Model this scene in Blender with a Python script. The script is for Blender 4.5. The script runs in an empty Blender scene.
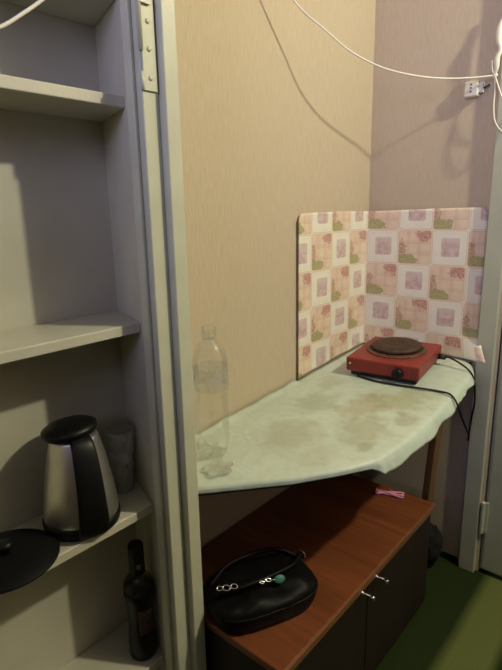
import bpy, bmesh, math, random
from math import sin, cos, pi, radians
from mathutils import Vector, Matrix, noise
random.seed(7)
sc = bpy.context.scene
col = sc.collection

# ------------------------------------------------------------------ materials
def new_mat(name):
    m = bpy.data.materials.new(name); m.use_nodes = True
    nt = m.node_tree; b = nt.nodes['Principled BSDF']
    return m, nt, b
def N(nt, t, **k):
    n = nt.nodes.new(t)
    for a, v in k.items(): setattr(n, a, v)
    return n
def math_(nt, op, a, b=None, c=None, clamp=False):
    n = nt.nodes.new('ShaderNodeMath'); n.operation = op; n.use_clamp = clamp
    for i, v in enumerate((a, b, c)):
        if v is None: continue
        if isinstance(v, (int, float)): n.inputs[i].default_value = v
        else: nt.links.new(v, n.inputs[i])
    return n.outputs[0]
def mix_(nt, fac, a, b):
    n = nt.nodes.new('ShaderNodeMix'); n.data_type = 'RGBA'
    if isinstance(fac, (int, float)): n.inputs[0].default_value = fac
    else: nt.links.new(fac, n.inputs[0])
    for i, v in ((6, a), (7, b)):
        if isinstance(v, tuple): n.inputs[i].default_value = (*v, 1) if len(v) == 3 else v
        else: nt.links.new(v, n.inputs[i])
    return n.outputs[2]
def ramp_(nt, fac, lo, hi):
    n = nt.nodes.new('ShaderNodeMapRange'); n.inputs[1].default_value = lo; n.inputs[2].default_value = hi
    nt.links.new(fac, n.inputs[0]); return n.outputs[0]
def noise_(nt, scale, detail=2, vec=None, stretch=None, rough=.5):
    n = nt.nodes.new('ShaderNodeTexNoise'); n.inputs['Scale'].default_value = scale
    n.inputs['Detail'].default_value = detail; n.inputs['Roughness'].default_value = rough
    if vec is None:
        g = nt.nodes.new('ShaderNodeNewGeometry'); vec = g.outputs['Position']
    if stretch:
        mp = nt.nodes.new('ShaderNodeMapping'); mp.inputs['Scale'].default_value = stretch
        nt.links.new(vec, mp.inputs[0]); vec = mp.outputs[0]
    nt.links.new(vec, n.inputs['Vector']); return n.outputs[0]
def bump_(nt, b, h, strength=.3, dist=.001):
    n = nt.nodes.new('ShaderNodeBump'); n.inputs['Strength'].default_value = strength
    n.inputs['Distance'].default_value = dist
    nt.links.new(h, n.inputs['Height']); nt.links.new(n.outputs[0], b.inputs['Normal'])
def simple(name, c, rough=.5, metal=0, var=0.0, scale=20, bump=0, spec=.5, coat=0, c2=None, trans=0, ior=1.45):
    m, nt, b = new_mat(name)
    b.inputs['Roughness'].default_value = rough; b.inputs['Metallic'].default_value = metal
    b.inputs['Specular IOR Level'].default_value = spec; b.inputs['Coat Weight'].default_value = coat
    b.inputs['Transmission Weight'].default_value = trans; b.inputs['IOR'].default_value = ior
    n = noise_(nt, scale, 3)
    c2 = c2 or tuple(x * (1 - var) for x in c)
    o = mix_(nt, ramp_(nt, n, .3, .7), c, c2)
    nt.links.new(o, b.inputs['Base Color'])
    if bump: bump_(nt, b, n, bump, .002)
    return m

M = {}
def wallpaper(name, base, dark):
    m, nt, b = new_mat(name)
    n1 = noise_(nt, 1, 4, stretch=(600, 600, 30), rough=.6)
    n2 = noise_(nt, 1, 3, stretch=(230, 230, 22))
    n3 = noise_(nt, 2.2, 3)
    f = math_(nt, 'ADD', math_(nt, 'MULTIPLY', n1, .6), math_(nt, 'MULTIPLY', n2, .4))
    c = mix_(nt, ramp_(nt, f, .36, .64), dark, base)
    c = mix_(nt, math_(nt, 'MULTIPLY', ramp_(nt, n3, .4, .75), .35), c, tuple(x * y for x, y in zip(base, (.88, .92, .84))))
    n4 = noise_(nt, 9, 5, rough=.7)
    c = mix_(nt, math_(nt, 'MULTIPLY', ramp_(nt, n4, .66, .70), .35), c, (.62, .55, .42))
    nt.links.new(c, b.inputs['Base Color']); b.inputs['Roughness'].default_value = .8
    b.inputs['Specular IOR Level'].default_value = .2
    bump_(nt, b, f, .5, .0015)
    return m
M['paper'] = wallpaper('wallpaper', (.60, .50, .37), (.50, .41, .295))
M['plaster'] = simple('plaster', (.24, .23, .20), .9, var=.1)
M['dimwall'] = simple('dark_unseen_wall', (.10, .075, .05), .7, var=.2)  # invented dark tone for unseen walls, set to cut bounced light
M['paint'] = simple('cream_gloss_paint', (.55, .56, .41), .38, var=.09, scale=14, bump=.12, c2=(.49, .50, .36))
M['paint2'] = simple('shelf_paint', (.56, .545, .42), .45, var=.09, scale=9, bump=.1, c2=(.49, .475, .36))
M['doorpaint'] = simple('door_paint', (.50, .51, .39), .4, scale=10, bump=.1, c2=(.44, .455, .35))
M['steel'] = simple('brushed_steel', (.78, .76, .70), .38, 1.0, var=.1, scale=60)
M['chrome'] = simple('chrome', (.85, .85, .85), .12, 1.0, var=.05)
M['blackp'] = simple('black_plastic', (.005, .005, .005), .45, var=.3, spec=.35)
M['blackm'] = simple('black_enamel', (.008, .008, .009), .5, var=.3)
M['lid'] = simple('lid_black', (.005, .005, .006), .6, var=.3, spec=.2)
M['bag'] = simple('black_leather', (.004, .0035, .0035), .52, var=.3, scale=90, bump=.3, spec=.18)
M['green'] = simple('green_tag', (.05, .22, .17), .5, var=.2)
M['pink'] = simple('pink_cord', (.62, .20, .33), .7, var=.3, scale=300, c2=(.75, .32, .45))
M['redenamel'] = simple('red_enamel', (.27, .028, .018), .42, scale=25, c2=(.19, .026, .018))
M['iron'] = simple('rusty_iron', (.10, .055, .032), .6, .35, scale=60, c2=(.045, .026, .018), bump=.4)
M['ring'] = simple('burnt_ring', (.055, .028, .02), .55, .3, scale=120, c2=(.20, .09, .05), bump=.4)
M['whitep'] = simple('white_plastic', (.72, .70, .60), .4, var=.05)
M['cord'] = simple('white_cord', (.80, .77, .64), .5, var=.08)
M['rubber'] = simple('black_rubber', (.008, .008, .008), .5, var=.2)
M['dark'] = simple('dark_hole', (.01, .01, .01), .8, var=.2)
M['darkcloth'] = simple('dark_cloth', (.008, .007, .006), .9, var=.5, scale=40, bump=.5)

def wood(name, a, bcol, axis='y', rough=.3, coat=.4, sc_=1.0):
    m, nt, b = new_mat(name)
    st = {'y': (60, 3, 60), 'z': (70, 70, 3), 'x': (3, 60, 60)}[axis]
    st = tuple(s * sc_ for s in st)
    n1 = noise_(nt, 1, 5, stretch=st, rough=.65)
    n2 = noise_(nt, 1, 2, stretch=tuple(s * .25 for s in st))
    f = math_(nt, 'ADD', math_(nt, 'MULTIPLY', n1, .6), math_(nt, 'MULTIPLY', n2, .4))
    nt.links.new(mix_(nt, ramp_(nt, f, .35, .65), a, bcol), b.inputs['Base Color'])
    b.inputs['Roughness'].default_value = rough; b.inputs['Coat Weight'].default_value = coat
    b.inputs['Coat Roughness'].default_value = .25
    return m
M['cabtop'] = wood('cabinet_veneer', (.21, .062, .018), (.12, .032, .010), 'x', .45, .08)
M['cabedge'] = wood('cabinet_edge', (.24, .10, .04), (.15, .06, .022), 'y')
M['cabdark'] = wood('cabinet_dark', (.016, .006, .0035), (.008, .0035, .002), 'z', .6, .0)
M['legwood'] = wood('leg_wood', (.20, .105, .042), (.13, .065, .026), 'z', .5, .1)
M['board'] = wood('board_wood', (.035, .028, .022), (.02, .016, .012), 'y', .6, 0)

def clear(name, tint=(1, 1, 1), white=.1, rough=.06):
    m = bpy.data.materials.new(name); m.use_nodes = True; nt = m.node_tree
    for n in list(nt.nodes): nt.nodes.remove(n)
    out = N(nt, 'ShaderNodeOutputMaterial'); tr = N(nt, 'ShaderNodeBsdfTransparent'); tr.inputs[0].default_value = (*tint, 1)
    gl = N(nt, 'ShaderNodeBsdfGlossy'); gl.inputs['Roughness'].default_value = rough
    df = N(nt, 'ShaderNodeBsdfDiffuse'); df.inputs[0].default_value = (.93, .94, .93, 1)
    tl = N(nt, 'ShaderNodeBsdfTranslucent'); tl.inputs[0].default_value = (.93, .94, .93, 1); md = N(nt, 'ShaderNodeMixShader'); md.inputs[0].default_value = .5
    nt.links.new(df.outputs[0], md.inputs[1]); nt.links.new(tl.outputs[0], md.inputs[2])
    fr = N(nt, 'ShaderNodeFresnel'); fr.inputs[0].default_value = 1.4
    m1 = N(nt, 'ShaderNodeMixShader'); m2 = N(nt, 'ShaderNodeMixShader')
    nz = noise_(nt, 25, 3)
    nt.links.new(math_(nt, 'MULTIPLY', ramp_(nt, nz, .3, .75), white * 2), m1.inputs[0])
    nt.links.new(tr.outputs[0], m1.inputs[1]); nt.links.new(md.outputs[0], m1.inputs[2])
    nt.links.new(math_(nt, 'MULTIPLY_ADD', fr.outputs[0], .35, .03), m2.inputs[0])
    nt.links.new(m1.outputs[0], m2.inputs[1]); nt.links.new(gl.outputs[0], m2.inputs[2])
    nt.links.new(m2.outputs[0], out.inputs[0])
    return m
M['pet'] = clear('clear_pet', (.99, .995, .98), .07)
M['petlabel'] = clear('cloudy_label', (.90, .92, .95), .2, .3)
M['tumbler'] = clear('dull_tumbler', (.95, .95, .96), .24, .4)
M['darkglass'] = simple('dark_glass', (.005, .004, .004), .3, var=.2, spec=.3)
M['amberglass'] = clear('bottle_shoulder', (.72, .64, .52), .03, .1)
M['label'] = simple('bottle_label', (.055, .022, .018), .6, scale=120, c2=(.085, .04, .03))
M['labelmark'] = simple('label_mark', (.20, .16, .13), .6, var=.3)

# oilcloth
def oilcloth():
    m, nt, b = new_mat('mint_oilcloth')
    n1 = noise_(nt, 5, 4); n2 = noise_(nt, 40, 4, rough=.6); n3 = noise_(nt, 120, 3)
    c = mix_(nt, ramp_(nt, n1, .35, .7), (.51, .60, .50), (.59, .67, .57))
    c = mix_(nt, math_(nt, 'MULTIPLY', ramp_(nt, n2, .45, .8), .5), c, (.40, .43, .30))
    g = N(nt, 'ShaderNodeNewGeometry')
    # cooking stains with a shape of their own
    for (x, y, rx, ry, colr, amt) in ((.15, -.55, .075, .085, (.30, .33, .22), .55), (.27, -.50, .07, .10, (.36, .30, .15), .55),
                                      (.20, -.74, .085, .10, (.36, .35, .21), .5), (.34, -.62, .07, .10, (.34, .32, .17), .5),
                                      (.33, -.42, .09, .10, (.33, .32, .16), .6), (.40, -.52, .035, .05, (.25, .24, .12), .45),
                                      (.10, -.40, .05, .06, (.33, .31, .18), .4), (.38, -.70, .02, .03, (.28, .28, .18), .5),
                                      (.30, -.80, .05, .07, (.42, .43, .3), .4), (.36, -.34, .06, .05, (.35, .35, .2), .4)):
        s = N(nt, 'ShaderNodeVectorMath', operation='SUBTRACT'); nt.links.new(g.outputs['Position'], s.inputs[0]); s.inputs[1].default_value = (x, y, 0)
        q = N(nt, 'ShaderNodeVectorMath', operation='MULTIPLY'); nt.links.new(s.outputs[0], q.inputs[0]); q.inputs[1].default_value = (1 / rx, 1 / ry, 0)
        l = N(nt, 'ShaderNodeVectorMath', operation='LENGTH'); nt.links.new(q.outputs[0], l.inputs[0])
        d = math_(nt, 'ADD', l.outputs['Value'], math_(nt, 'MULTIPLY', math_(nt, 'SUBTRACT', noise_(nt, 22, 4), .5), 1.6))
        f = math_(nt, 'MULTIPLY', math_(nt, 'SUBTRACT', 1.0, ramp_(nt, d, .5, 1.05)), amt * .95)
        c = mix_(nt, f, c, colr)
    v = N(nt, 'ShaderNodeTexVoronoi'); v.feature = 'DISTANCE_TO_EDGE'; v.inputs['Scale'].default_value = 7
    nt.links.new(g.outputs['Position'], v.inputs['Vector'])
    nt.links.new(c, b.inputs['Base Color']); b.inputs['Roughness'].default_value = .42
    h = math_(nt, 'ADD', math_(nt, 'MULTIPLY', n1, 2.0), math_(nt, 'MULTIPLY', n3, .1))
    h = math_(nt, 'ADD', h, math_(nt, 'MULTIPLY', ramp_(nt, v.outputs[0], 0, .06), -.25))
    bump_(nt, b, h, .55, .004)
    return m
M['cloth'] = oilcloth()

# printed tile sheet
def tiles():
    m, nt, b = new_mat('printed_tile_vinyl')
    uv = N(nt, 'ShaderNodeUVMap'); sp = N(nt, 'ShaderNodeSeparateXYZ'); nt.links.new(uv.outputs[0], sp.inputs[0])
    u, v = sp.outputs[0], sp.outputs[1]
    iu, iv = math_(nt, 'FLOOR', u), math_(nt, 'FLOOR', v)
    fu, fv = math_(nt, 'FRACT', u), math_(nt, 'FRACT', v)
    chk = math_(nt, 'ABSOLUTE', math_(nt, 'MODULO', math_(nt, 'ADD', iu, iv), 2.0))
    def box(cx_, cy_, hx, hy, r):
        ax = math_(nt, 'MAXIMUM', math_(nt, 'SUBTRACT', math_(nt, 'ABSOLUTE', math_(nt, 'SUBTRACT', fu, cx_)), hx - r), 0.0)
        ay = math_(nt, 'MAXIMUM', math_(nt, 'SUBTRACT', math_(nt, 'ABSOLUTE', math_(nt, 'SUBTRACT', fv, cy_)), hy - r), 0.0)
        return math_(nt, 'SUBTRACT', math_(nt, 'SQRT', math_(nt, 'ADD', math_(nt, 'MULTIPLY', ax, ax), math_(nt, 'MULTIPLY', ay, ay))), r)
    def ell(cx_, cy_, rx, ry):
        a = math_(nt, 'DIVIDE', math_(nt, 'SUBTRACT', fu, cx_), rx); c = math_(nt, 'DIVIDE', math_(nt, 'SUBTRACT', fv, cy_), ry)
        return math_(nt, 'SQRT', math_(nt, 'ADD', math_(nt, 'MULTIPLY', a, a), math_(nt, 'MULTIPLY', c, c)))
    nz1 = noise_(nt, 6, 4, uv.outputs[0], rough=.7); nz2 = noise_(nt, 22, 3, uv.outputs[0], rough=.7); nz3 = noise_(nt, 2.7, 3, uv.outputs[0])
    grout = (.80, .70, .55); line = (.62, .38, .27)
    # plaid tile
    p = mix_(nt, ramp_(nt, nz3, .35, .65), (.74, .57, .44), (.80, .66, .48))
    for ax_ in (fu, fv):
        for c0, w_ in ((.30, .03), (.36, .012), (.62, .03), (.68, .012)):
            d = math_(nt, 'ABSOLUTE', math_(nt, 'SUBTRACT', ax_, c0))
            p = mix_(nt, math_(nt, 'MULTIPLY', math_(nt, 'LESS_THAN', d, w_), .35), p, (.64, .40, .31))
    wob = math_(nt, 'MULTIPLY', math_(nt, 'SUBTRACT', nz1, .5), 2.6)
    wob2 = math_(nt, 'MULTIPLY', math_(nt, 'SUBTRACT', nz2, .5), 1.6)
    red = math_(nt, 'LESS_THAN', math_(nt, 'ADD', ell(.84, .86, .30, .20), math_(nt, 'ADD', wob, wob2)), .95)
    p = mix_(nt, math_(nt, 'MULTIPLY', red, math_(nt, 'MULTIPLY', ramp_(nt, nz2, .30, .62), .95)), p, (.42, .12, .12))
    twig = math_(nt, 'LESS_THAN', math_(nt, 'ADD', ell(.08, .42, .18, .30), math_(nt, 'ADD', wob, wob2)), .9)
    p = mix_(nt, math_(nt, 'MULTIPLY', twig, math_(nt, 'MULTIPLY', ramp_(nt, nz2, .35, .6), .95)), p, (.38, .18, .11))
    grn = math_(nt, 'LESS_THAN', math_(nt, 'ADD', ell(.27, .14, .33, .17), math_(nt, 'MULTIPLY', wob, .5)), .95)
    p = mix_(nt, math_(nt, 'MULTIPLY', grn, .85), p, mix_(nt, ramp_(nt, nz2, .4, .6), (.27, .27, .09), (.46, .44, .20)))
    spk = math_(nt, 'GREATER_THAN', nz2, .68)
    p = mix_(nt, math_(nt, 'MULTIPLY', spk, .55), p, (.48, .20, .15))
    # white framed tile
    w = mix_(nt, ramp_(nt, nz3, .3, .7), (.86, .81, .68), (.80, .77, .66))
    bx = box(.53, .52, .25, .26, .06)
    win = math_(nt, 'SUBTRACT', 1.0, ramp_(nt, bx, -.005, .012))
    pic = mix_(nt, ramp_(nt, nz1, .38, .66), (.48, .30, .30), (.72, .57, .54))
    pic = mix_(nt, math_(nt, 'MULTIPLY', ramp_(nt, fv, .52, .85), .8), pic, (.68, .60, .52))
    pic = mix_(nt, math_(nt, 'MULTIPLY', math_(nt, 'GREATER_THAN', nz2, .66), .5), pic, (.22, .18, .12))
    w = mix_(nt, math_(nt, 'MULTIPLY', win, .85), w, pic)
    inner = math_(nt, 'ABSOLUTE', box(.5, .5, .40, .40, .05))
    w = mix_(nt, math_(nt, 'MULTIPLY', math_(nt, 'LESS_THAN', inner, .008), .25), w, (.65, .55, .42))
    t = mix_(nt, chk, p, w)
    bo = box(.5, .5, .475, .475, .07)
    c = mix_(nt, ramp_(nt, bo, -.012, .004), t, line)
    c = mix_(nt, ramp_(nt, bo, .000, .012), c, grout)
    nt.links.new(c, b.inputs['Base Color']); b.inputs['Roughness'].default_value = .38
    bump_(nt, b, math_(nt, 'SUBTRACT', 1.0, ramp_(nt, bo, -.03, .02)), .25, .001)
    return m
M['tiles'] = tiles()

def carpet():
    m, nt, b = new_mat('green_carpet')
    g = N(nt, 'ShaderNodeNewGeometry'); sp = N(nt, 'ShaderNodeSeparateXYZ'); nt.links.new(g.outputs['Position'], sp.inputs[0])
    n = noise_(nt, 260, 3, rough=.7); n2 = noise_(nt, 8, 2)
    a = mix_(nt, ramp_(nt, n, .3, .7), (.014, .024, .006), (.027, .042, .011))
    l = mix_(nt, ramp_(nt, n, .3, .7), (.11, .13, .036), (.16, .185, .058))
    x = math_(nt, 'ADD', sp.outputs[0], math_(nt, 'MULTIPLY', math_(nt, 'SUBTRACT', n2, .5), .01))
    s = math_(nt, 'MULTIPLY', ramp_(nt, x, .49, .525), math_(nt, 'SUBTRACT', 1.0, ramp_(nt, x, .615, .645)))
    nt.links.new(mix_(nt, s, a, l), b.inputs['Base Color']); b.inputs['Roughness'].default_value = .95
    b.inputs['Specular IOR Level'].default_value = .1
    bump_(nt, b, n, .6, .004)
    return m
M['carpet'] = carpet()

# ------------------------------------------------------------------ mesh helpers
def link(name, bm, mat, parent=None, smooth=False, bevel=0, label=None):
    me = bpy.data.meshes.new(name)
    bmesh.ops.recalc_face_normals(bm, faces=bm.faces)
    bm.to_mesh(me); bm.free()
    o = bpy.data.objects.new(name, me); col.objects.link(o)
    me.materials.append(mat)
    if smooth:
        for p in me.polygons: p.use_smooth = True
    if bevel:
        b = o.modifiers.new('bevel', 'BEVEL'); b.width = bevel; b.segments = 3; b.limit_method = 'ANGLE'
    if parent:
        o.parent = parent
        o.matrix_parent_inverse = parent.matrix_world.inverted()
    if label: o['label'] = label
    return o
def tag(o, label=None, cat=None, group=None, kind=None):
    if label: o['label'] = label
    if cat: o['category'] = cat
    if group: o['group'] = group
    if kind: o['kind'] = kind
    return o
def thing(name, loc, label, cat, rot=None, group=None):
    o = bpy.data.objects.new(name, None); col.objects.link(o); o.location = loc
    if rot: o.rotation_euler = rot
    o.empty_display_size = .05
    o.matrix_world = Matrix.Translation(loc) @ (__import__('mathutils').Euler(rot or (0, 0, 0)).to_matrix().to_4x4())
    return tag(o, label, cat, group)
def box(bm, x0, x1, y0, y1, z0, z1, M_=None):
    vs = [bm.verts.new((x, y, z)) for x in (x0, x1) for y in (y0, y1) for z in (z0, z1)]
    if M_:
        for v in vs: v.co = M_ @ v.co
    for f in ((0, 1, 3, 2), (4, 6, 7, 5), (0, 4, 5, 1), (2, 3, 7, 6), (0, 2, 6, 4), (1, 5, 7, 3)):
        bm.faces.new([vs[i] for i in f])
def bx(name, x0, x1, y0, y1, z0, z1, mat, parent=None, bevel=0, M_=None, label=None):
    bm = bmesh.new(); box(bm, x0, x1, y0, y1, z0, z1, M_); return link(name, bm, mat, parent, bevel=bevel, label=label)
def prism(bm, pts, z0, z1):
    if callable(z0): a = [bm.verts.new((x, y, z0(x, y))) for x, y in pts]
    else: a = [bm.verts.new((x, y, z0)) for x, y in pts]
    if callable(z1): c = [bm.verts.new((x, y, z1(x, y))) for x, y in pts]
    else: c = [bm.verts.new((x, y, z1)) for x, y in pts]
    bm.faces.new(a[::-1]); bm.faces.new(c); n = len(pts)
    for i in range(n): bm.faces.new((a[i], a[(i + 1) % n], c[(i + 1) % n], c[i]))
def lathe(bm, prof, cx=0, cy=0, cz=0, seg=40, fn=None, cap=True):
    rings = []
    for r, z in prof:
        ring = []
        for i in range(seg):
            a = 2 * pi * i / seg
            rr, zz = (r, z) if fn is None else fn(r, z, a)
            ring.append(bm.verts.new((cx + rr * cos(a), cy + rr * sin(a), cz + zz)))
        rings.append(ring)
    for k in range(len(rings) - 1):
        for i in range(seg):
            j = (i + 1) % seg
            bm.faces.new((rings[k][i], rings[k][j], rings[k + 1][j], rings[k + 1][i]))
    if cap:
        bm.faces.new(rings[0][::-1]); bm.faces.new(rings[-1])
    return rings
def smooth_path(pts, n=8):
    P = [Vector(p) for p in pts]; out = []
    P = [P[0] * 2 - P[1]] + P + [P[-1] * 2 - P[-2]]
    for i in range(1, len(P) - 2):
        for k in range(n):
            t = k / n; a, b, c, d = P[i - 1], P[i], P[i + 1], P[i + 2]
            out.append(.5 * ((2 * b) + (c - a) * t + (2 * a - 5 * b + 4 * c - d) * t * t + (3 * b - a - 3 * c + d) * t ** 3))
    out.append(P[-2]); return out
def tube(bm, pts, r, seg=8, n=8, closed=False, sm=True):
    P = smooth_path(pts, n) if sm else [Vector(p) for p in pts]
    rings = []; up = Vector((0.13, 0.2, 1)).normalized()
    for i, p in enumerate(P):
        t = (P[min(i + 1, len(P) - 1)] - P[max(i - 1, 0)])
        if t.length < 1e-9: t = Vector((0, 0, 1))
        t.normalize()
        s = t.cross(up)
        if s.length < .05: s = t.cross(Vector((1, 0, 0)))
        s.normalize(); w = s.cross(t).normalized()
        rr = r(i / (len(P) - 1)) if callable(r) else r
        rings.append([bm.verts.new(p + s * rr * cos(2 * pi * k / seg) + w * rr * sin(2 * pi * k / seg)) for k in range(seg)])
    for a, b in zip(rings, rings[1:]):
        for k in range(seg): bm.faces.new((a[k], a[(k + 1) % seg], b[(k + 1) % seg], b[k]))
    bm.faces.new(rings[0][::-1]); bm.faces.new(rings[-1])
def tub(name, pts, r, mat, parent=None, **k):
    bm = bmesh.new(); tube(bm, pts, r, **k); return link(name, bm, mat, parent, smooth=True)
def structure(o): o['kind'] = 'structure'; return o

# ------------------------------------------------------------------ room shell
RX, RY, RZ = 3.0, -4.2, 2.55
bm = bmesh.new(); box(bm, -.1, 0, -1.059, .1, 0, RZ); box(bm, -.1, 0, RY - .1, -1.86, 0, RZ); box(bm, -.1, 0, -1.86, -1.059, 2.32, RZ); box(bm, -.1, -.032, -1.86, -1.059, 0, 2.32)
structure(link('wall_left', bm, M['paper']))
bm = bmesh.new(); box(bm, 0, .47, 0, .1, 0, RZ); box(bm, 1.25, RX, 0, .1, 0, RZ); box(bm, .47, 1.25, 0, .1, 2.03, RZ)
structure(link('wall_back', bm, M['paper']))
structure(bx('wall_right', RX, RX + .1, RY - .1, .1, 0, RZ, M['dimwall']))
bm = bmesh.new()
box(bm, 0, .5, RY - .1, RY, 0, RZ); box(bm, 2.1, RX, RY - .1, RY, 0, RZ); box(bm, .5, 2.1, RY - .1, RY, 0, .85); box(bm, .5, 2.1, RY - .1, RY, 2.15, RZ)
structure(link('wall_front', bm, M['dimwall']))
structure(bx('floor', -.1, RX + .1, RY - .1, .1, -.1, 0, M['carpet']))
structure(bx('ceiling', -.1, RX + .1, RY - .1, .1, RZ, RZ + .1, M['plaster']))
structure(bx('added_daylight_blocker', 0.0, RX, -2.80, -2.70, 0, 1.56, M['dimwall']))  # added unseen half-height wall, keeps window light off the lower scene
# window behind the camera (source of the cool daylight)
w1 = bpy.data.objects.new('window_1', None); col.objects.link(w1); w1.location = (1.3, RY, .85); w1['kind'] = 'structure'
w1.matrix_world = Matrix.Translation((1.3, RY, .85))
bm = bmesh.new(); 
for x in (.5, 1.27, 2.04): box(bm, x, x + .06, RY - .08, RY - .02, .85, 2.15)
box(bm, .5, 2.1, RY - .08, RY - .02, .85, .91); box(bm, .5, 2.1, RY - .08, RY - .02, 2.09, 2.15)
link('window_frame', bm, M['paint'], w1)

# door casing and door on the back wall
bm = bmesh.new()
box(bm, .409, .462, -.022, .0, 0, 2.1); box(bm, .409, 1.3, -.022, .0, 2.045, 2.1); box(bm, 1.25, 1.3, -.022, 0, 0, 2.045)
t1 = structure(link('trim_1', bm, M['doorpaint'], bevel=.003))
d1 = bpy.data.objects.new('door_1', None); col.objects.link(d1); d1.matrix_world = Matrix.Translation((.47, 0, 0)); d1['kind'] = 'structure'
bm = bmesh.new()
box(bm, .474, 1.245, .004, .045, .012, 2.035)
link('door_leaf', bm, M['doorpaint'], d1, bevel=.003)
bm = bmesh.new(); box(bm, .482, .56, -.004, .004, .02, 2.02)
link('door_stile', bm, M['doorpaint'], d1, bevel=.003)
for z in (.16, 1.75):
    bm = bmesh.new(); lathe(bm, [(.0, -.003), (.005, 0), (.0075, .002), (.0075, .118), (.005, .12), (.0, .123)][1:-1], .472, -.016, z, 14)
    box(bm, .472, .487, -.010, -.003, z + .004, z + .116)
    link('hinge', bm, M['doorpaint'], d1)
structure(bx('dark_strip_back', .0, .4, -.006, 0, 0, .022, M['darkcloth']))  # thin dark strip where the back wall meets the floor

# ------------------------------------------------------------------ cupboard
SX = .125                       # shelf front
YR = -1.057                     # right outer side
cup = thing('built_in_cupboard', (.1, -1.45, 0), 'open cream painted cupboard with shelves and stepped frame, left of the table', 'cupboard')
bm = bmesh.new()   # right jamb: splayed inside
prism(bm, [(.002, YR), (.168, YR), (.168, -1.131), (-.024, -1.0605), (-.024, -1.0595), (.002, -1.0595)], 0, 2.3)
link('side_panel', bm, M['paint2'], cup)
YL = -1.86
bm = bmesh.new(); prism(bm, [(-.024, YL + .001), (.168, YL), (.168, YL + .074), (-.024, YL + .008)][::-1], 0, 2.3)
link('side_panel', bm, M['paint2'], cup)
bx('back_panel', -.028, -.0225, YL + .004, -1.0605, .02, 2.3, M['paint2'], cup)
bx('top_panel', .002, .168, YL, YR, 2.3, 2.32, M['paint2'], cup)
def shelf(z, th=.019):
    bm = bmesh.new()
    def yr(x): return -1.0605 - (x + .024) / .192 * .0705 - .0004
    prism(bm, [(-.022, yr(-.022)), (SX, yr(SX)), (SX, YL + .055), (-.022, YL + .011)], z - th, z)
    link('shelf', bm, M['paint2'], cup, bevel=.002)
for z in (.295, .67, 1.05, 1.443, 1.61): shelf(z)
bx('plinth', .02, .15, YL + .06, -1.12, .0, .07, M['paint2'], cup)
def casing(s, y0, steps):
    bm = bmesh.new()
    for (x, a, b) in steps:
        box(bm, .15, x, min(y0 + s * a, y0 + s * b), max(y0 + s * a, y0 + s * b), 0, 2.34)
    return link('door_frame', bm, M['paint'], cup, bevel=.0025)
casing(-1, YR, [(.200, 0, .031), (.184, .031, .066), (.170, .066, .074)])
casing(1, YL, [(.200, 0, .031), (.184, .031, .066), (.170, .066, .074)])
# painted-over hinge strip
bm = bmesh.new()
box(bm, .184, .1875, -1.121, -1.093, 1.442, 1.72)
hp = link('hinge_plate', bm, M['paint'], cup, bevel=.0012)
bm = bmesh.new()
tube(bm, [(.188, -1.124, 1.50), (.188, -1.124, 1.72)], .0042, sm=False)
tube(bm, [(.186, -1.123, 1.442), (.186, -1.123, 1.47)], .003, sm=False)
link('hinge_barrel', bm, M['paint'], hp, smooth=True)
for z in (1.462, 1.505, 1.545, 1.585, 1.625):
    bm = bmesh.new(); lathe(bm, [(.0045, 0), (.004, .0016), (.0015, .0024)], 0, 0, 0, 14)
    for v in bm.verts: v.co = Vector((.1872 + v.co.z, -1.107 + v.co.x, z + v.co.y))
    link('screw', bm, M['paint'], hp, smooth=True)
bx('latch', .184, .1925, -1.124, -1.103, 1.568, 1.574, M['paint'], hp)

# ------------------------------------------------------------------ kettle
KX, KY, KZ = .064, -1.239, .6704
ket = thing('electric_kettle', (KX, KY, KZ), 'steel electric kettle with black lid, handle and base on the cupboard shelf', 'kettle')
bm = bmesh.new(); lathe(bm, [(.062, 0), (.070, .002), (.072, .008), (.072, .018), (.0695, .021), (.06, .021)], KX, KY, KZ, 48)
link('base', bm, M['blackp'], ket, smooth=True)
body = [(.0690, .021), (.0695, .028), (.0675, .05), (.0635, .08), (.0585, .11), (.0525, .14), (.047, .163), (.0435, .176), (.042, .180)]
bm = bmesh.new(); lathe(bm, body, KX, KY, KZ, 48); link('body', bm, M['steel'], ket, smooth=True)
# spout
aS = radians(168)
bm = bmesh.new()
d = Vector((cos(aS), sin(aS), 0)); s_ = Vector((-sin(aS), cos(aS), 0)); o_ = Vector((KX, KY, KZ))
pts = []
for (dist, z, w) in ((.042, .13, .012), (.052, .15, .016), (.062, .172, .018), (.066, .182, .016)):
    pts.append([bm.verts.new(o_ + d * (dist if k else dist - .012) + s_ * (w * q) + Vector((0, 0, z))) for k, q in ((0, -1), (1, -.45), (1, .45), (0, 1))])
for a, b in zip(pts, pts[1:]):
    for k in range(3): bm.faces.new((a[k], a[k + 1], b[k + 1], b[k]))
bm.faces.new(pts[-1]); bm.faces.new(pts[0][::-1])
link('spout', bm, M['steel'], ket, smooth=True)
# lid: black disc, tipped towards the spout
bm = bmesh.new()
lathe(bm, [(.030, -.012), (.046, -.007), (.0505, .0), (.050, .006), (.042, .011), (.026, .014), (.010, .0155)], 0, 0, 0, 40)
aL = radians(222)
Mx = Matrix.Translation((KX - .002, KY - .006, KZ + .192)) @ Matrix.Rotation(radians(6), 4, Vector((-sin(aL), cos(aL), 0)))
for v in bm.verts: v.co = Mx @ v.co
link('lid', bm, M['blackp'], ket, smooth=True)
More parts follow.
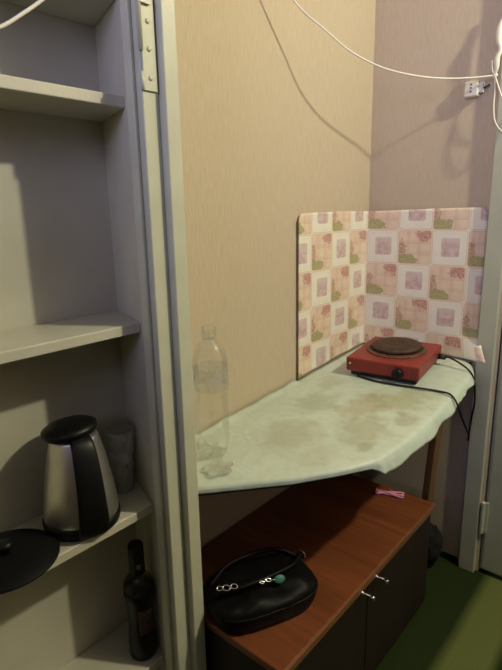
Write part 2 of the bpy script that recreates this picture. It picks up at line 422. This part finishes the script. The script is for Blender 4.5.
# handle: broad black strap from lid to base
aH = radians(-15)
d = Vector((cos(aH), sin(aH), 0)); s_ = Vector((-sin(aH), cos(aH), 0))
prof = [(.022, .186), (.042, .187), (.055, .180), (.064, .160), (.074, .125), (.080, .085), (.083, .050), (.080, .022), (.070, .006)]
bm = bmesh.new(); rows = []
for i, (ds, z) in enumerate(prof):
    t = i / (len(prof) - 1); w = .018 + .012 * t
    tn = Vector((prof[min(i + 1, 8)][0] - prof[max(i - 1, 0)][0], prof[min(i + 1, 8)][1] - prof[max(i - 1, 0)][1]))
    tn.normalize(); n = d * (-tn.y) + Vector((0, 0, tn.x)); 
    c = o_ + d * ds + Vector((0, 0, z)); th = .012
    rows.append([bm.verts.new(c + s_ * q * w + n * k * th * .5) for k, q in ((1, -.6), (1, .6), (.4, 1), (-.6, 1), (-1, .6), (-1, -.6), (-.6, -1), (.4, -1))])
for a, b in zip(rows, rows[1:]):
    for k in range(8): bm.faces.new((a[k], a[(k + 1) % 8], b[(k + 1) % 8], b[k]))
bm.faces.new(rows[0][::-1]); bm.faces.new(rows[-1])
h = link('handle', bm, M['blackp'], ket, smooth=True)
ss = h.modifiers.new('s', 'SUBSURF'); ss.levels = 1; ss.render_levels = 2
# black spine joining handle and body under the strap
bm = bmesh.new(); rows = []
for z, r, w in ((.02, .070, .020), (.06, .069, .019), (.11, .061, .016), (.16, .050, .014), (.185, .042, .013)):
    rows.append([bm.verts.new(o_ + d * (r - .006 + k) + s_ * q + Vector((0, 0, z))) for k, q in ((0, -w), (.012, -w), (.012, w), (0, w))])
for a, b in zip(rows, rows[1:]):
    for k in range(4): bm.faces.new((a[k], a[(k + 1) % 4], b[(k + 1) % 4], b[k]))
bm.faces.new(rows[0][::-1]); bm.faces.new(rows[-1])
link('handle_mount', bm, M['blackp'], ket)

# pan lid lying on the shelf edge
lid = thing('pan_lid', (.082, -1.395, .6705), 'round black pan lid lying flat on the shelf in front of the kettle', 'lid')
bm = bmesh.new(); lathe(bm, [(.060, 0), (.066, .001), (.084, .010), (.086, .013), (.083, .016), (.055, .022), (.02, .026)], .082, -1.395, .6705, 56)
link('lid_dome', bm, M['lid'], lid, smooth=True)
bm = bmesh.new(); lathe(bm, [(.008, .025), (.007, .032), (.013, .036), (.0145, .041), (.011, .046), (.004, .047)], .082, -1.395, .6705, 24)
link('knob', bm, M['blackp'], lid, smooth=True)

# tumbler behind the kettle
tm = bmesh.new(); cx, cy, cz = .030, -1.118, .6705
lathe(tm, [(.021, .0), (.022, .004), (.025, .06), (.0285, .115), (.030, .138), (.0285, .138), (.027, .115), (.0235, .06), (.020, .008)], cx, cy, cz, 36)
tag(link('drinking_tumbler', tm, M['tumbler'], smooth=True), 'dull grey see-through tumbler standing right behind the kettle', 'tumbler')

# dark bottle on the lower shelf
BX, BY, BZ = .083, -1.1375, .2953
Q = .93
bt = thing('liqueur_bottle', (BX, BY, BZ), 'dark glass bottle with black capped neck on the lowest visible shelf', 'bottle')
bm = bmesh.new(); lathe(bm, [(a_ * Q, b_ * Q) for a_, b_ in [(.026, 0), (.031, .003), (.033, .012), (.0325, .06), (.029, .10), (.0285, .115), (.033, .15), (.0355, .165), (.035, .185)]], BX, BY, BZ, 40)
link('body', bm, M['darkglass'], bt, smooth=True)
bm = bmesh.new(); lathe(bm, [(a_ * Q, b_ * Q) for a_, b_ in [(.035, .185), (.033, .200), (.024, .214), (.017, .222), (.0155, .228)]], BX, BY, BZ, 40, cap=False)
link('shoulder', bm, M['amberglass'], bt, smooth=True)
bm = bmesh.new(); lathe(bm, [(a_ * Q, b_ * Q) for a_, b_ in [(.0160, .222), (.0180, .224), (.0178, .290), (.0165, .296), (.006, .297)]], BX, BY, BZ, 30)
link('cap', bm, M['blackp'], bt, smooth=True)
def wrap(name, mat, parent, r, z0, z1, a0, a1, rz=None):
    bm = bmesh.new(); n = 14; g = []
    for i in range(n + 1):
        a = a0 + (a1 - a0) * i / n
        g.append([bm.verts.new((BX + Q * (r(z) if callable(r) else r) * cos(a), BY + Q * (r(z) if callable(r) else r) * sin(a), BZ + z * Q)) for z in [z0 + (z1 - z0) * k / 6 for k in range(7)]])
    for a, b in zip(g, g[1:]):
        for k in range(6): bm.faces.new((a[k], b[k], b[k + 1], a[k + 1]))
    o = link(name, bm, mat, parent, smooth=True); sm = o.modifiers.new('t', 'SOLIDIFY'); sm.thickness = .0006; return o
def rb(z):
    P = [(.033, .012), (.0325, .06), (.029, .10), (.0285, .115), (.033, .15), (.0345, .165), (.034, .18)]
    for (r0, z0), (r1, z1) in zip(P, P[1:]):
        if z <= z1: return r0 + (r1 - r0) * (z - z0) / (z1 - z0) + .0012
    return .036
lb = wrap('label', M['label'], bt, rb, .075, .140, radians(-45), radians(30))
for (z0, z1, a0, a1) in ((.128, .131, -28, 20), (.120, .1215, -20, 12), (.1335, .1365, -12, 16), (.112, .1135, -16, 4)):
    wrap('label_mark', M['labelmark'], lb, lambda z: rb(z) + .0012, z0, z1, radians(a0), radians(a1))
wrap('cap_mark', M['labelmark'], bt, .0186, .240, .252, radians(-40), radians(-5))

# white cable drooping in the top bay
tag(tub('hanging_cable', [(.148, -1.44, 1.462), (.146, -1.37, 1.475), (.143, -1.324, 1.498), (.142, -1.293, 1.520), (.142, -1.253, 1.552), (.150, -1.19, 1.612), (.192, -1.15, 1.67), (.212, -1.12, 1.76), (.212, -1.07, 1.95), (.216, -1.045, 2.1), (.12, -1.04, 2.35), (.012, -1.03, 2.53)], .0026, M['cord']),
    'pale cable slanting across the top shelf opening of the cupboard', 'cable')

# ------------------------------------------------------------------ table and cloth
def TZ(x, y): return .757 + .07 * y
F = [(.385, -.03), (.404, -.075), (.430, -.15), (.440, -.30), (.446, -.45), (.446, -.56), (.438, -.66), (.424, -.735), (.385, -.80), (.312, -.895), (.236, -.97), (.192, -1.016), (.160, -1.044)]
tb = thing('corner_table', (.2, -.5, 0), 'makeshift corner table with slanted front and wooden leg beside the cupboard', 'table')
bm = bmesh.new(); poly = [(.004, -1.05), (.004, -.012), (.395, -.012)] + [(x - .006, y) for x, y in F]
prism(bm, poly, lambda x, y: TZ(x, y) - .020, lambda x, y: TZ(x, y) - .001)
link('tabletop', bm, M['board'], tb)
def leg(x, y, lean, w=.022, dp=.050):
    bm = bmesh.new(); zt = TZ(x, y) - .021
    a = [bm.verts.new((x - lean + i * w, y + j * dp, 0)) for i, j in ((0, 0), (1, 0), (1, 1), (0, 1))]
    c = [bm.verts.new((x + i * w, y + j * dp, TZ(x, y + j * dp) - .021)) for i, j in ((0, 0), (1, 0), (1, 1), (0, 1))]
    bm.faces.new(a[::-1]); bm.faces.new(c)
    for i in range(4): bm.faces.new((a[i], a[(i + 1) % 4], c[(i + 1) % 4], c[i]))
    link('leg', bm, M['legwood'], tb, bevel=.0015)
leg(.352, -.200, .040)
leg(.006, -.200, 0)
bm = bmesh.new(); prism(bm, [(.003, -1.045), (.022, -1.045), (.022, -.21), (.003, -.21)], lambda x, y: TZ(x, y) - .05, lambda x, y: TZ(x, y) - .021)
link('wall_batten', bm, M['board'], tb)

# cloth: parametric sheet from the wall to the edge, then hem
def resample(P, n):
    P = [Vector(p) for p in P]; L = [0]
    for a, b in zip(P, P[1:]): L.append(L[-1] + (b - a).length)
    out = []
    for i in range(n):
        s = L[-1] * i / (n - 1); k = 0
        while k < len(P) - 2 and L[k + 1] < s: k += 1
        t = (s - L[k]) / (L[k + 1] - L[k]); out.append((P[k].lerp(P[k + 1], t), s / L[-1]))
    return out
NS, NT = 150, 44
Fp = resample([(x, y, 0) for x, y in F], NS)
# drop of the hem (metres) along the edge, s = 0 at the door end .. 1 at the cupboard
drops = [(0, .010), (.06, .022), (.14, .020), (.30, .026), (.42, .036), (.52, .030), (.585, .036), (.62, .034), (.645, .015), (.70, .013), (1, .012)]
def lerp_tab(T, s):
    for (a, b), (c, d_) in zip(T, T[1:]):
        if s <= c: return b + (d_ - b) * (s - a) / (c - a)
    return T[-1][1]
bm = bmesh.new(); grid = []
for i, (p, s) in enumerate(Fp):
    # matching point at the wall
    yb = max(-1.052, min(-.02, p.y * 1.0))
    if s < .10: back = Vector((p.x * (1 - s / .10) * .9 + .005, -.010, 0)) if False else Vector((.006 + (1 - s / .10) * .385, -.014, 0))
    else: back = Vector((.006, -.014 - (s - .10) / .90 * 1.035, 0))
    # outward normal of edge
    q0, q1 = Fp[max(i - 1, 0)][0], Fp[min(i + 1, NS - 1)][0]
    tn = (q1 - q0).normalized(); nrm = Vector((-tn.y, tn.x, 0)) * 1
    if nrm.dot(Vector((1, -.3, 0))) < 0: nrm = -nrm
    row = []
    for k in range(NT):
        t = k / (NT - 1); c = back.lerp(p, t)
        w = noise.noise(Vector((c.x * 9, c.y * 7, 1.3))) * .0022 + noise.noise(Vector((c.x * 30, c.y * 22, 4))) * .0007
        edge = min(1, (1 - t) * 8) * min(1, t * 8)
        z = TZ(c.x, c.y) + .0030 + w * edge
        if t < .06 and c.y < -.45: z += (.06 - t) / .06 * (.006 + .006 * noise.noise(Vector((0, c.y * 16, 0))))
        row.append(bm.verts.new((c.x, c.y, z)))
    dr = lerp_tab(drops, s)
    wv = noise.noise(Vector((s * 15, 0, 5))) * .007 + noise.noise(Vector((s * 50, 2, 5))) * .0018
    big = 1 if s < .63 else .12
    for k in range(1, 8):
        t = k / 7; out = (.004 * min(1, t * 3) + (.012 * big * t) + wv * t * big)
        zz = TZ(p.x, p.y) + .003 - (dr + wv * big * .8) * t + (-.000)
        c = p + nrm * out
        row.append(bm.verts.new((c.x, c.y, zz)))
    grid.append(row)
for a, b in zip(grid, grid[1:]):
    for k in range(len(a) - 1): bm.faces.new((a[k], b[k], b[k + 1], a[k + 1]))
cl = link('tablecloth', bm, M['cloth'], smooth=True)
sm = cl.modifiers.new('t', 'SOLIDIFY'); sm.thickness = .0012; sm.offset = 1
tag(cl, 'stained pale mint oilcloth draped unevenly over the corner table', 'tablecloth')

# ------------------------------------------------------------------ tile sheet
P0 = .1145
bm = bmesh.new(); uvl = bm.loops.layers.uv.new('UVMap')
R = .03; off = .004
path = []  # (x, y, unrolled)
YLp = -.440
YC = -.034
for i in range(40):
    y = YLp + (YC - YLp) * i / 39
    g = math.exp(-((y - YLp) / .03)) * .004
    path.append((off + g + .0008 * sin(y * 40), y))
for i in range(1, 9):
    a = pi / 2 * i / 8
    path.append((off + .012 - .012 * cos(a), YC + .012 * sin(a)))
for i in range(1, 31):
    x = off + .012 + (.404 - off - .012) * i / 30
    path.append((x, YC + .012 + .017 * (i / 30) ** .5))
U = [0]
for a, b in zip(path, path[1:]): U.append(U[-1] + math.hypot(b[0] - a[0], b[1] - a[1]))
Lc = U[44]   # unrolled coordinate of the corner
ZT, ZB = 1.243, .762
NV = 60; rows = []
for (x, y), uu in zip(path, U):
    colv = []
    ztop = ZT + .003 * sin(uu * 9 + 1) - .008 * max(0, 1 - uu / .3)
    tb_ = TZ(x, y) + .0085
    # rounded corners
    dl = uu; dr_ = U[-1] - uu; rc = .018
    cut = 0
    for dd in (dl, dr_):
        if dd < rc: cut = max(cut, rc - math.sqrt(max(0, rc * rc - (rc - dd) ** 2)))
    for k in range(NV + 1):
        t = k / NV; z = tb_ + (ztop - cut - tb_) * t
        if k == 0 and False: pass
        xx, yy = x, y
        # curled lower right corner
        c = max(0, 1 - (z - tb_) / .095) * max(0, (uu - (U[-1] - .10)) / .10)
        if c > 0: yy -= .050 * c ** 1.5; xx += .046 * c ** 1.3; zc = z + .006 * c
        else: zc = z
        colv.append((bm.verts.new((xx, yy, zc)), uu, z))
    rows.append(colv)
for a, b in zip(rows, rows[1:]):
    for k in range(NV):
        q = (a[k], b[k], b[k + 1], a[k + 1]); f = bm.faces.new([v[0] for v in q])
        for lp, v in zip(f.loops, q):
            lp[uvl].uv = (10 + (v[1] - Lc + .000) / P0, 10 + (v[2] - 1.177) / P0)
sp_ = link('splash_sheet', bm, M['tiles'], smooth=True)
sm = sp_.modifiers.new('t', 'SOLIDIFY'); sm.thickness = .0012; sm.offset = -1
tag(sp_, 'sheet printed with pink and white tiles bent into the corner behind the hot plate', 'splashback')

# ------------------------------------------------------------------ hot plate
ang = math.atan(.07)
hx, hy = .213, -.195
hpz = TZ(hx, hy) + .0068
hp_ = thing('hot_plate', (hx, hy, hpz), 'red single burner electric hot plate in the corner of the table', 'hot plate', rot=(ang, 0, radians(6)))
MW = hp_.matrix_world.copy()
def local(bm):
    for v in bm.verts: v.co = MW @ v.co
W2, D2 = .114, .120
def rbox(bm, x0, x1, y0, y1, z0, z1): box(bm, x0, x1, y0, y1, z0, z1)
bm = bmesh.new(); rbox(bm, -W2, W2, -D2, D2, .014, .058); local(bm)
link('body', bm, M['redenamel'], hp_, bevel=.005)
bm = bmesh.new(); rbox(bm, -W2 + .012, W2 - .010, -D2 + .010, -D2 + .034, .0, .014); rbox(bm, -W2 + .012, W2 - .010, D2 - .034, D2 - .010, .0, .014); rbox(bm, -W2 + .02, W2 - .02, -D2 + .02, D2 - .02, .007, .0145); local(bm)
link('base', bm, M['blackm'], hp_, bevel=.002)
bm = bmesh.new(); lathe(bm, [(.094, .0582), (.092, .0615), (.080, .0645), (.077, .060)], 0, .014, 0, 56); local(bm)
link('drip_ring', bm, M['ring'], hp_, smooth=True)
bm = bmesh.new(); lathe(bm, [(.070, .060), (.076, .064), (.0775, .072), (.075, .0755), (.060, .077), (.030, .0765), (.026, .075), (.004, .075)], 0, .014, 0, 56); local(bm)
link('burner', bm, M['iron'], hp_, smooth=True)
bm = bmesh.new(); lathe(bm, [(.0165, 0), (.0165, .010), (.014, .014), (.004, .0145)], 0, 0, 0, 28)
box(bm, -.004, .004, -.014, .014, .012, .018)
for v in bm.verts: v.co = Vector((.052 + v.co.x, -D2 - v.co.z, .031 + v.co.y))
local(bm); link('knob', bm, M['blackp'], hp_, bevel=.001)
for xx in (-.100,):
    bm = bmesh.new(); lathe(bm, [(.003, 0), (.003, .001), (.001, .0016)], 0, 0, 0, 12)
    for v in bm.verts: v.co = Vector((xx + v.co.x, -D2 - v.co.z, .040 + v.co.y))
    local(bm); link('indicator', bm, M['whitep'], hp_)
bm = bmesh.new(); tube(bm, [(W2 - .001, .085, .028), (W2 + .022, .085, .026)], lambda t: .010 - .003 * t, sm=False); local(bm)
link('cord_grip', bm, M['rubber'], hp_, smooth=True)
tub('power_cord', [tuple(MW @ Vector((W2 + .018, .085, .026))), (.352, -.100, .785), (.388, -.106, .774), (.422, -.112, .755), (.436, -.110, .725), (.440, -.105, .68), (.436, -.090, .64), (.425, -.070, .58), (.415, -.050, .50)], .0030, M['rubber'], hp_)
# second cable on the cloth
zt = lambda x, y: TZ(x, y) + .0088
tag(tub('black_cable', [(.150, -.322, zt(.15, -.322)), (.214, -.333, zt(.214, -.333)), (.29, -.327, zt(.29, -.327)), (.35, -.318, zt(.35, -.318)), (.405, -.312, zt(.405, -.312)), (.440, -.322, zt(.44, -.322) + .001), (.464, -.332, .722), (.470, -.318, .690), (.472, -.285, .650), (.473, -.257, .620), (.474, -.245, .606)], .0030, M['rubber']),
    'thin black cable running over the cloth in front of the hot plate', 'cable')

# ------------------------------------------------------------------ plastic bottle and petal dish
px_, py_ = .104, -.916
pz_ = TZ(px_, py_) + .0075
pb = thing('plastic_bottle', (px_, py_, pz_), 'clear plastic bottle with cloudy label standing on the cloth beside the cupboard frame', 'bottle')
prof = [(.014, .006), (.030, .0), (.0365, .008), (.038, .025), (.038, .05), (.0385, .075), (.0365, .083), (.0385, .091), (.0385, .135), (.0365, .145), (.0385, .155), (.0395, .162), (.0395, .220), (.039, .235), (.035, .252), (.026, .268), (.017, .278), (.0135, .284), (.0135, .300)]
prof = [(a_, b_ * .975) for a_, b_ in prof]
def petal(r, z, a):
    if z < .03: return r * (1 - .12 * (1 - z / .03) * (.5 - .5 * cos(5 * a))), z + .012 * (1 - z / .03) * (.5 - .5 * cos(5 * a))
    return r, z
bm = bmesh.new(); lathe(bm, prof, px_, py_, pz_, 60, petal, cap=False)
link('bottle_body', bm, M['pet'], pb, smooth=True)
bm = bmesh.new(); lathe(bm, [(.0400, .160), (.0402, .213)], px_, py_, pz_, 60, cap=False)
o = link('label', bm, M['petlabel'], pb, smooth=True, label='cloudy grey label band')
bm = bmesh.new(); lathe(bm, [(.0160, .276), (.0165, .278), (.0165, .282), (.0145, .284), (.0165, .286), (.0165, .300), (.015, .303), (.004, .3035)], px_, py_, pz_, 36)
link('cap', bm, M['pet'], pb, smooth=True)
dx, dy = .166, -.964; dz = TZ(dx, dy) + .0060
bm = bmesh.new()
def pet5(r, z, a): return r * (.70 + .30 * abs(cos(2.5 * a)) ** .8), z
lathe(bm, [(.008, .0005), (.022, .001), (.031, .0025), (.036, .0055), (.034, .0055), (.022, .0028), (.008, .0022)], dx, dy, dz, 100, pet5)
for v in bm.verts: v.co.z += .07 * (v.co.y - dy)
M['dish'] = clear('milky_dish', (.95, .95, .9), .30, .1)
tag(link('petal_dish', bm, M['dish'], smooth=True), 'small milky flower shaped dish in front of the clear plastic bottle', 'dish')

# ------------------------------------------------------------------ cabinet
CZ = .380
cb = thing('low_cabinet', (.2, -.66, 0), 'low reddish brown wooden cabinet with two dark doors under the table', 'cabinet')
bx('top_board', .006, .405, -1.050, -.285, CZ - .018, CZ, M['cabtop'], cb, bevel=.0035)
bx('edge_band', .401, .4075, -1.050, -.285, CZ - .018, CZ - .0015, M['cabedge'], cb, bevel=.001)
bx('carcass', .010, .378, -1.045, -.290, .03, CZ - .0185, M['cabdark'], cb)
bx('plinth', .03, .36, -1.03, -.305, 0, .03, M['cabdark'], cb)
def cdoor(y0, y1, ky):
    dd = bx('door', .379, .397, y0, y1, .035, CZ - .024, M['cabdark'], cb, bevel=.0015)
    bm = bmesh.new(); z = .349
    lathe(bm, [(.0065, 0), (.0065, .002), (.0033, .004), (.0033, .018), (.0052, .026), (.0058, .034), (.004, .037)], 0, 0, 0, 20)
    for v in bm.verts: v.co = Vector((.397 + v.co.z, ky + v.co.x, z + v.co.y))
    link('knob', bm, M['chrome'], dd, smooth=True, label='chrome knob')
cdoor(-.688, -.292, -.653); cdoor(-1.043, -.692, -.726)

# pink hair elastic
bm = bmesh.new()
c0 = Vector((.278, -.327, CZ)); ax = Vector((.088, .036, 0)).normalized(); sd = Vector((-ax.y, ax.x, 0))
for k in range(5):
    o_s = (k - 2) * .0052; hh = .0032 + .0028 * (k % 2)
    pts = []
    for i in range(9):
        t = i / 8
        pts.append(c0 + ax * ((t - .5) * (.082 + .004 * sin(k * 2))) + sd * (o_s * (1 - .25 * sin(pi * t)) + .0035 * sin(t * 5 + k)) + Vector((0, 0, hh + .0025 * sin(t * 7 + k * 1.7) ** 2)))
    tube(bm, pts, .0034, seg=8, n=5)
tube(bm, [c0 + ax * -.040 + sd * q + Vector((0, 0, .007 + .004 * (1 - (q / .010) ** 2))) for q in (-.012, -.006, 0, .006, .012)], .0045, n=5)
tube(bm, [c0 + ax * .012 + sd * .012 + Vector((0, 0, .004)), c0 + ax * -.004 + sd * .021 + Vector((0, 0, .007))], .0018, n=3)
tag(link('hair_elastic', bm, M['pink'], smooth=True), 'pink stretched elastic lying near the right end of the brown cabinet top', 'hair tie')

# ------------------------------------------------------------------ black handbag on cabinet
bg = thing('handbag', (.225, -.92, CZ), 'black leather handbag with chrome rings lying on the left of the brown cabinet', 'handbag')
bc = Vector((.252, -.930, CZ))
long = Vector((.42, .91, 0)).normalized(); shrt = Vector((.91, -.42, 0)).normalized()
def bagpt(u, v, h):  # u along length, v along width
    return bc + long * u + shrt * v + Vector((0, 0, h))
bm = bmesh.new(); NU, NVv = 72, 28; rings = []
A_, B_, H_ = .128, .086, .070
for j in range(NVv + 1):
    ph = j / NVv; zz = ph
    ring = []
    for i in range(NU):
        a = 2 * pi * i / NU
        ca, sa = cos(a), sin(a)
        e = .62
        cu = math.copysign(abs(ca) ** e, ca); cv = math.copysign(abs(sa) ** e, sa)
        pr = math.sin(min(1, ph * 1.0) * pi)       # profile
        if ph < .5: sc_ = .90 + .10 * sin(pi * ph); h = H_ * .55 * (ph / .5)
        else: q = (ph - .5) / .5; sc_ = cos(q * pi / 2) ** .55 if q < 1 else 0; h = H_ * (.55 + .45 * sin(q * pi / 2))
        sc_ = max(sc_, .0) if ph < .5 else max(0, (1 - q ** 2.6)) 
        p = bagpt(cu * A_ * sc_, cv * B_ * sc_, h)
        nn = noise.noise(p * 18) * .006 + noise.noise(p * 45) * .0025
        if ph > .08: p.z += nn * 1.3 * min(1, sc_ * 3); p += shrt * nn * .8
        p.z = max(p.z, CZ + .0012)
        ring.append(bm.verts.new(p))
    rings.append(ring)
rings.pop()
for a, b in zip(rings, rings[1:]):
    for k in range(NU): bm.faces.new((a[k], a[(k + 1) % NU], b[(k + 1) % NU], b[k]))
bm.faces.new(rings[0][::-1]); bm.faces.new(rings[-1])
link('bag_body', bm, M['bag'], bg, smooth=True)
# piping round the front rim
pp = []
for i in range(0, 61):
    a = 2 * pi * i / 60; ca, sa = cos(a), sin(a); e = .62
    p = bagpt(math.copysign(abs(ca) ** e, ca) * A_ * .985, math.copysign(abs(sa) ** e, sa) * B_ * .985, H_ * .60); pp.append(p)
tub('piping', pp, .0030, M['bag'], bg, n=2)
# flap with strap and hardware
def ringmesh(c, n, r, t, name, par, mat=M['chrome'], squash=1.0):
    n = Vector(n).normalized(); a_ = n.orthogonal().normalized(); b_ = n.cross(a_)
    pts = [Vector(c) + a_ * r * cos(2 * pi * k / 20) + b_ * r * squash * sin(2 * pi * k / 20) for k in range(21)]
    return tub(name, pts, t, mat, par, n=2, seg=6)
strap = tub('strap', [bagpt(-.115, .0, .050), bagpt(-.10, .020, .074), bagpt(-.05, .030, .081), bagpt(.02, .025, .081), bagpt(.08, .01, .078), bagpt(.120, -.03, .066), bagpt(.137, -.050, .040)], .0055, M['bag'], bg)
h2 = tub('strap', [bagpt(-.11, -.03, .058), bagpt(-.06, -.05, .080), bagpt(.01, -.055, .086), bagpt(.07, -.05, .081), bagpt(.11, -.03, .064)], .0055, M['bag'], bg)
for (u, v, h, r) in ((-.092, .026, .089, .008), (-.076, .030, .090, .007), (-.104, .018, .086, .0065)):
    ringmesh(bagpt(u, v, h), (.5, -.3, 1), r, .0016, 'ring', strap, squash=.7)
for (u, v, h, r) in ((.000, .040, .086, .0065), (-.016, .042, .087, .005)):
    ringmesh(bagpt(u, v, h), (.6, -.3, .8), r, .0014, 'ring', strap, squash=.5)
ringmesh(bagpt(.137, -.046, .050), (.3, .9, .2), .010, .0020, 'ring', bg)
bm = bmesh.new(); tube(bm, [bagpt(.008, .042, .085), bagpt(.014, .045, .085)], .0024, sm=False); link('zip_pull', bm, M['chrome'], bg, smooth=True, label='chrome zip pull')
bm = bmesh.new(); lathe(bm, [(.010, -.0012), (.011, 0), (.010, .0012)], 0, 0, 0, 26)
Mx = Matrix.Translation(bagpt(.026, .045, .083)) @ Vector((.75, -.5, .6)).to_track_quat('Z', 'Y').to_matrix().to_4x4() @ Matrix.Diagonal((1.15, .8, 1, 1))
for v in bm.verts: v.co = Mx @ v.co
link('tag', bm, M['green'], bg, smooth=True, label='small oval green tag')

# dark bundle at the floor beyond the cabinet end
bm = bmesh.new(); bmesh.ops.create_icosphere(bm, subdivisions=4, radius=1)
for v in bm.verts:
    n = 1 + .22 * noise.noise(v.co * 2.2) + .08 * noise.noise(v.co * 6)
    v.co = Vector((.315 + v.co.x * .045 * n, -.075 + v.co.y * .050 * n, max(.002, .075 + v.co.z * .085 * n)))
tag(link('cloth_bundle', bm, M['darkcloth'], smooth=True), 'dark crumpled bundle on the floor between the cabinet end and the wall', 'bundle')

# ------------------------------------------------------------------ clothes line, tie and outlet
K = Vector((.397, -.026, 1.610))
wire = [(.012, -.72, 1.93), (.03, -.66, 1.865), (.055, -.60, 1.79), (.079, -.535, 1.73), (.112, -.480, 1.690), (.155, -.412, 1.641), (.200, -.320, 1.612), (.245, -.215, 1.603), (.290, -.128, 1.603), (.345, -.065, 1.606), tuple(K)]
cw = tag(tub('clothes_line', wire, .0024, M['cord'], n=10), 'thin white line sagging from above to a knot by the outlet', 'line')
tie = thing('tied_cord', tuple(K), 'white cord and tape bundle knotted at the top left of the door frame', 'cord')
bm = bmesh.new(); tube(bm, [(.423, -.030, 1.80), (.414, -.030, 1.765), (.402, -.032, 1.735), (.400, -.032, 1.70), (.407, -.032, 1.675), (.400, -.032, 1.652), (.400, -.030, 1.628), (.397, -.028, 1.612)], lambda t: .0035 + .0042 * max(0, sin(t * pi)) ** .7 * (1 - .35 * sin(t * 14)), n=8, seg=10)
link('tape_bundle', bm, M['cord'], tie, smooth=True)
bm = bmesh.new(); bmesh.ops.create_icosphere(bm, subdivisions=3, radius=.0068)
for v in bm.verts: v.co = K + v.co * (1 + .25 * noise.noise(v.co * 300))
link('knot', bm, M['cord'], tie, smooth=True)
tub('loop', [(.397, -.028, 1.607), (.402, -.035, 1.57), (.403, -.038, 1.53), (.409, -.040, 1.49), (.425, -.040, 1.462), (.446, -.04, 1.452), (.468, -.04, 1.47), (.475, -.038, 1.52)], .0022, M['cord'], tie)
tub('loop', [(.397, -.028, 1.608), (.408, -.036, 1.585), (.418, -.038, 1.560), (.432, -.038, 1.535), (.455, -.036, 1.52)], .0022, M['cord'], tie)
tub('loop', [(.397, -.028, 1.612), (.391, -.034, 1.622), (.388, -.036, 1.648)], .0018, M['cord'], tie)
ot = thing('wall_outlet', (.336, 0, 1.587), 'small white surface mounted outlet on the wall under the line', 'outlet')
bm = bmesh.new(); box(bm, .312, .352, -.026, -.0005, 1.563, 1.606); link('housing', bm, M['whitep'], ot, bevel=.004)
bm = bmesh.new(); box(bm, .350, .364, -.020, -.0005, 1.572, 1.602); link('cable_entry', bm, M['whitep'], ot, bevel=.003)
for z in (1.596, 1.587, 1.577):
    bm = bmesh.new(); lathe(bm, [(.0022, 0), (.0022, .0012)], 0, 0, 0, 12)
    for v in bm.verts: v.co = Vector((.332 + v.co.x, -.0262 - v.co.z, z + v.co.y))
    link('socket_hole', bm, M['dark'], ot)
tub('lead', [(.358, -.012, 1.584), (.372, -.016, 1.586), (.380, -.012, 1.592)], .0022, M['rubber'], ot)

# ------------------------------------------------------------------ lights
L = bpy.data.lights.new('ceiling_bulb', 'POINT'); L.energy = 77; L.color = (1.0, .94, .70); L.shadow_soft_size = .035
lo = bpy.data.objects.new('ceiling_bulb', L); lo.location = (1.5, -.34, 2.26); col.objects.link(lo)
A = bpy.data.lights.new('daylight', 'AREA'); A.shape = 'RECTANGLE'; A.size = 1.5; A.size_y = .9; A.energy = 72; A.color = (.58, .56, 1.0)
ao = bpy.data.objects.new('daylight', A); ao.location = (1.3, RY + .02, 1.95); ao.rotation_euler = (radians(90), 0, 0); col.objects.link(ao)
ao.rotation_euler = (radians(90), 0, pi) if False else (radians(90), 0, 0)
w = bpy.data.worlds.new('world'); sc.world = w; w.use_nodes = True
w.node_tree.nodes['Background'].inputs[0].default_value = (.5, .6, .8, 1); w.node_tree.nodes['Background'].inputs[1].default_value = .4

# ------------------------------------------------------------------ camera
cam = bpy.data.cameras.new('camera'); co = bpy.data.objects.new('camera', cam); col.objects.link(co); sc.camera = co
cam.sensor_fit = 'HORIZONTAL'; cam.sensor_width = 36; cam.lens = 36 * 515.68 / 502; cam.clip_start = .01
r = Vector((0.76111673, 0.64832651, -0.01934063)); u = Vector((-0.13785662, 0.1908329, 0.97189421)); f = Vector((-0.63379561, 0.73705871, -0.23462222))
co.matrix_world = Matrix(((r.x, u.x, -f.x, .89932558), (r.y, u.y, -f.y, -1.69785894), (r.z, u.z, -f.z, 1.25), (0, 0, 0, 1)))
vs = sc.view_settings; vs.view_transform = 'Standard'; vs.look = 'None'; vs.gamma = 1; vs.exposure = .05; vs.use_curve_mapping = False
sc.cycles.max_bounces = 10; sc.cycles.transparent_max_bounces = 24
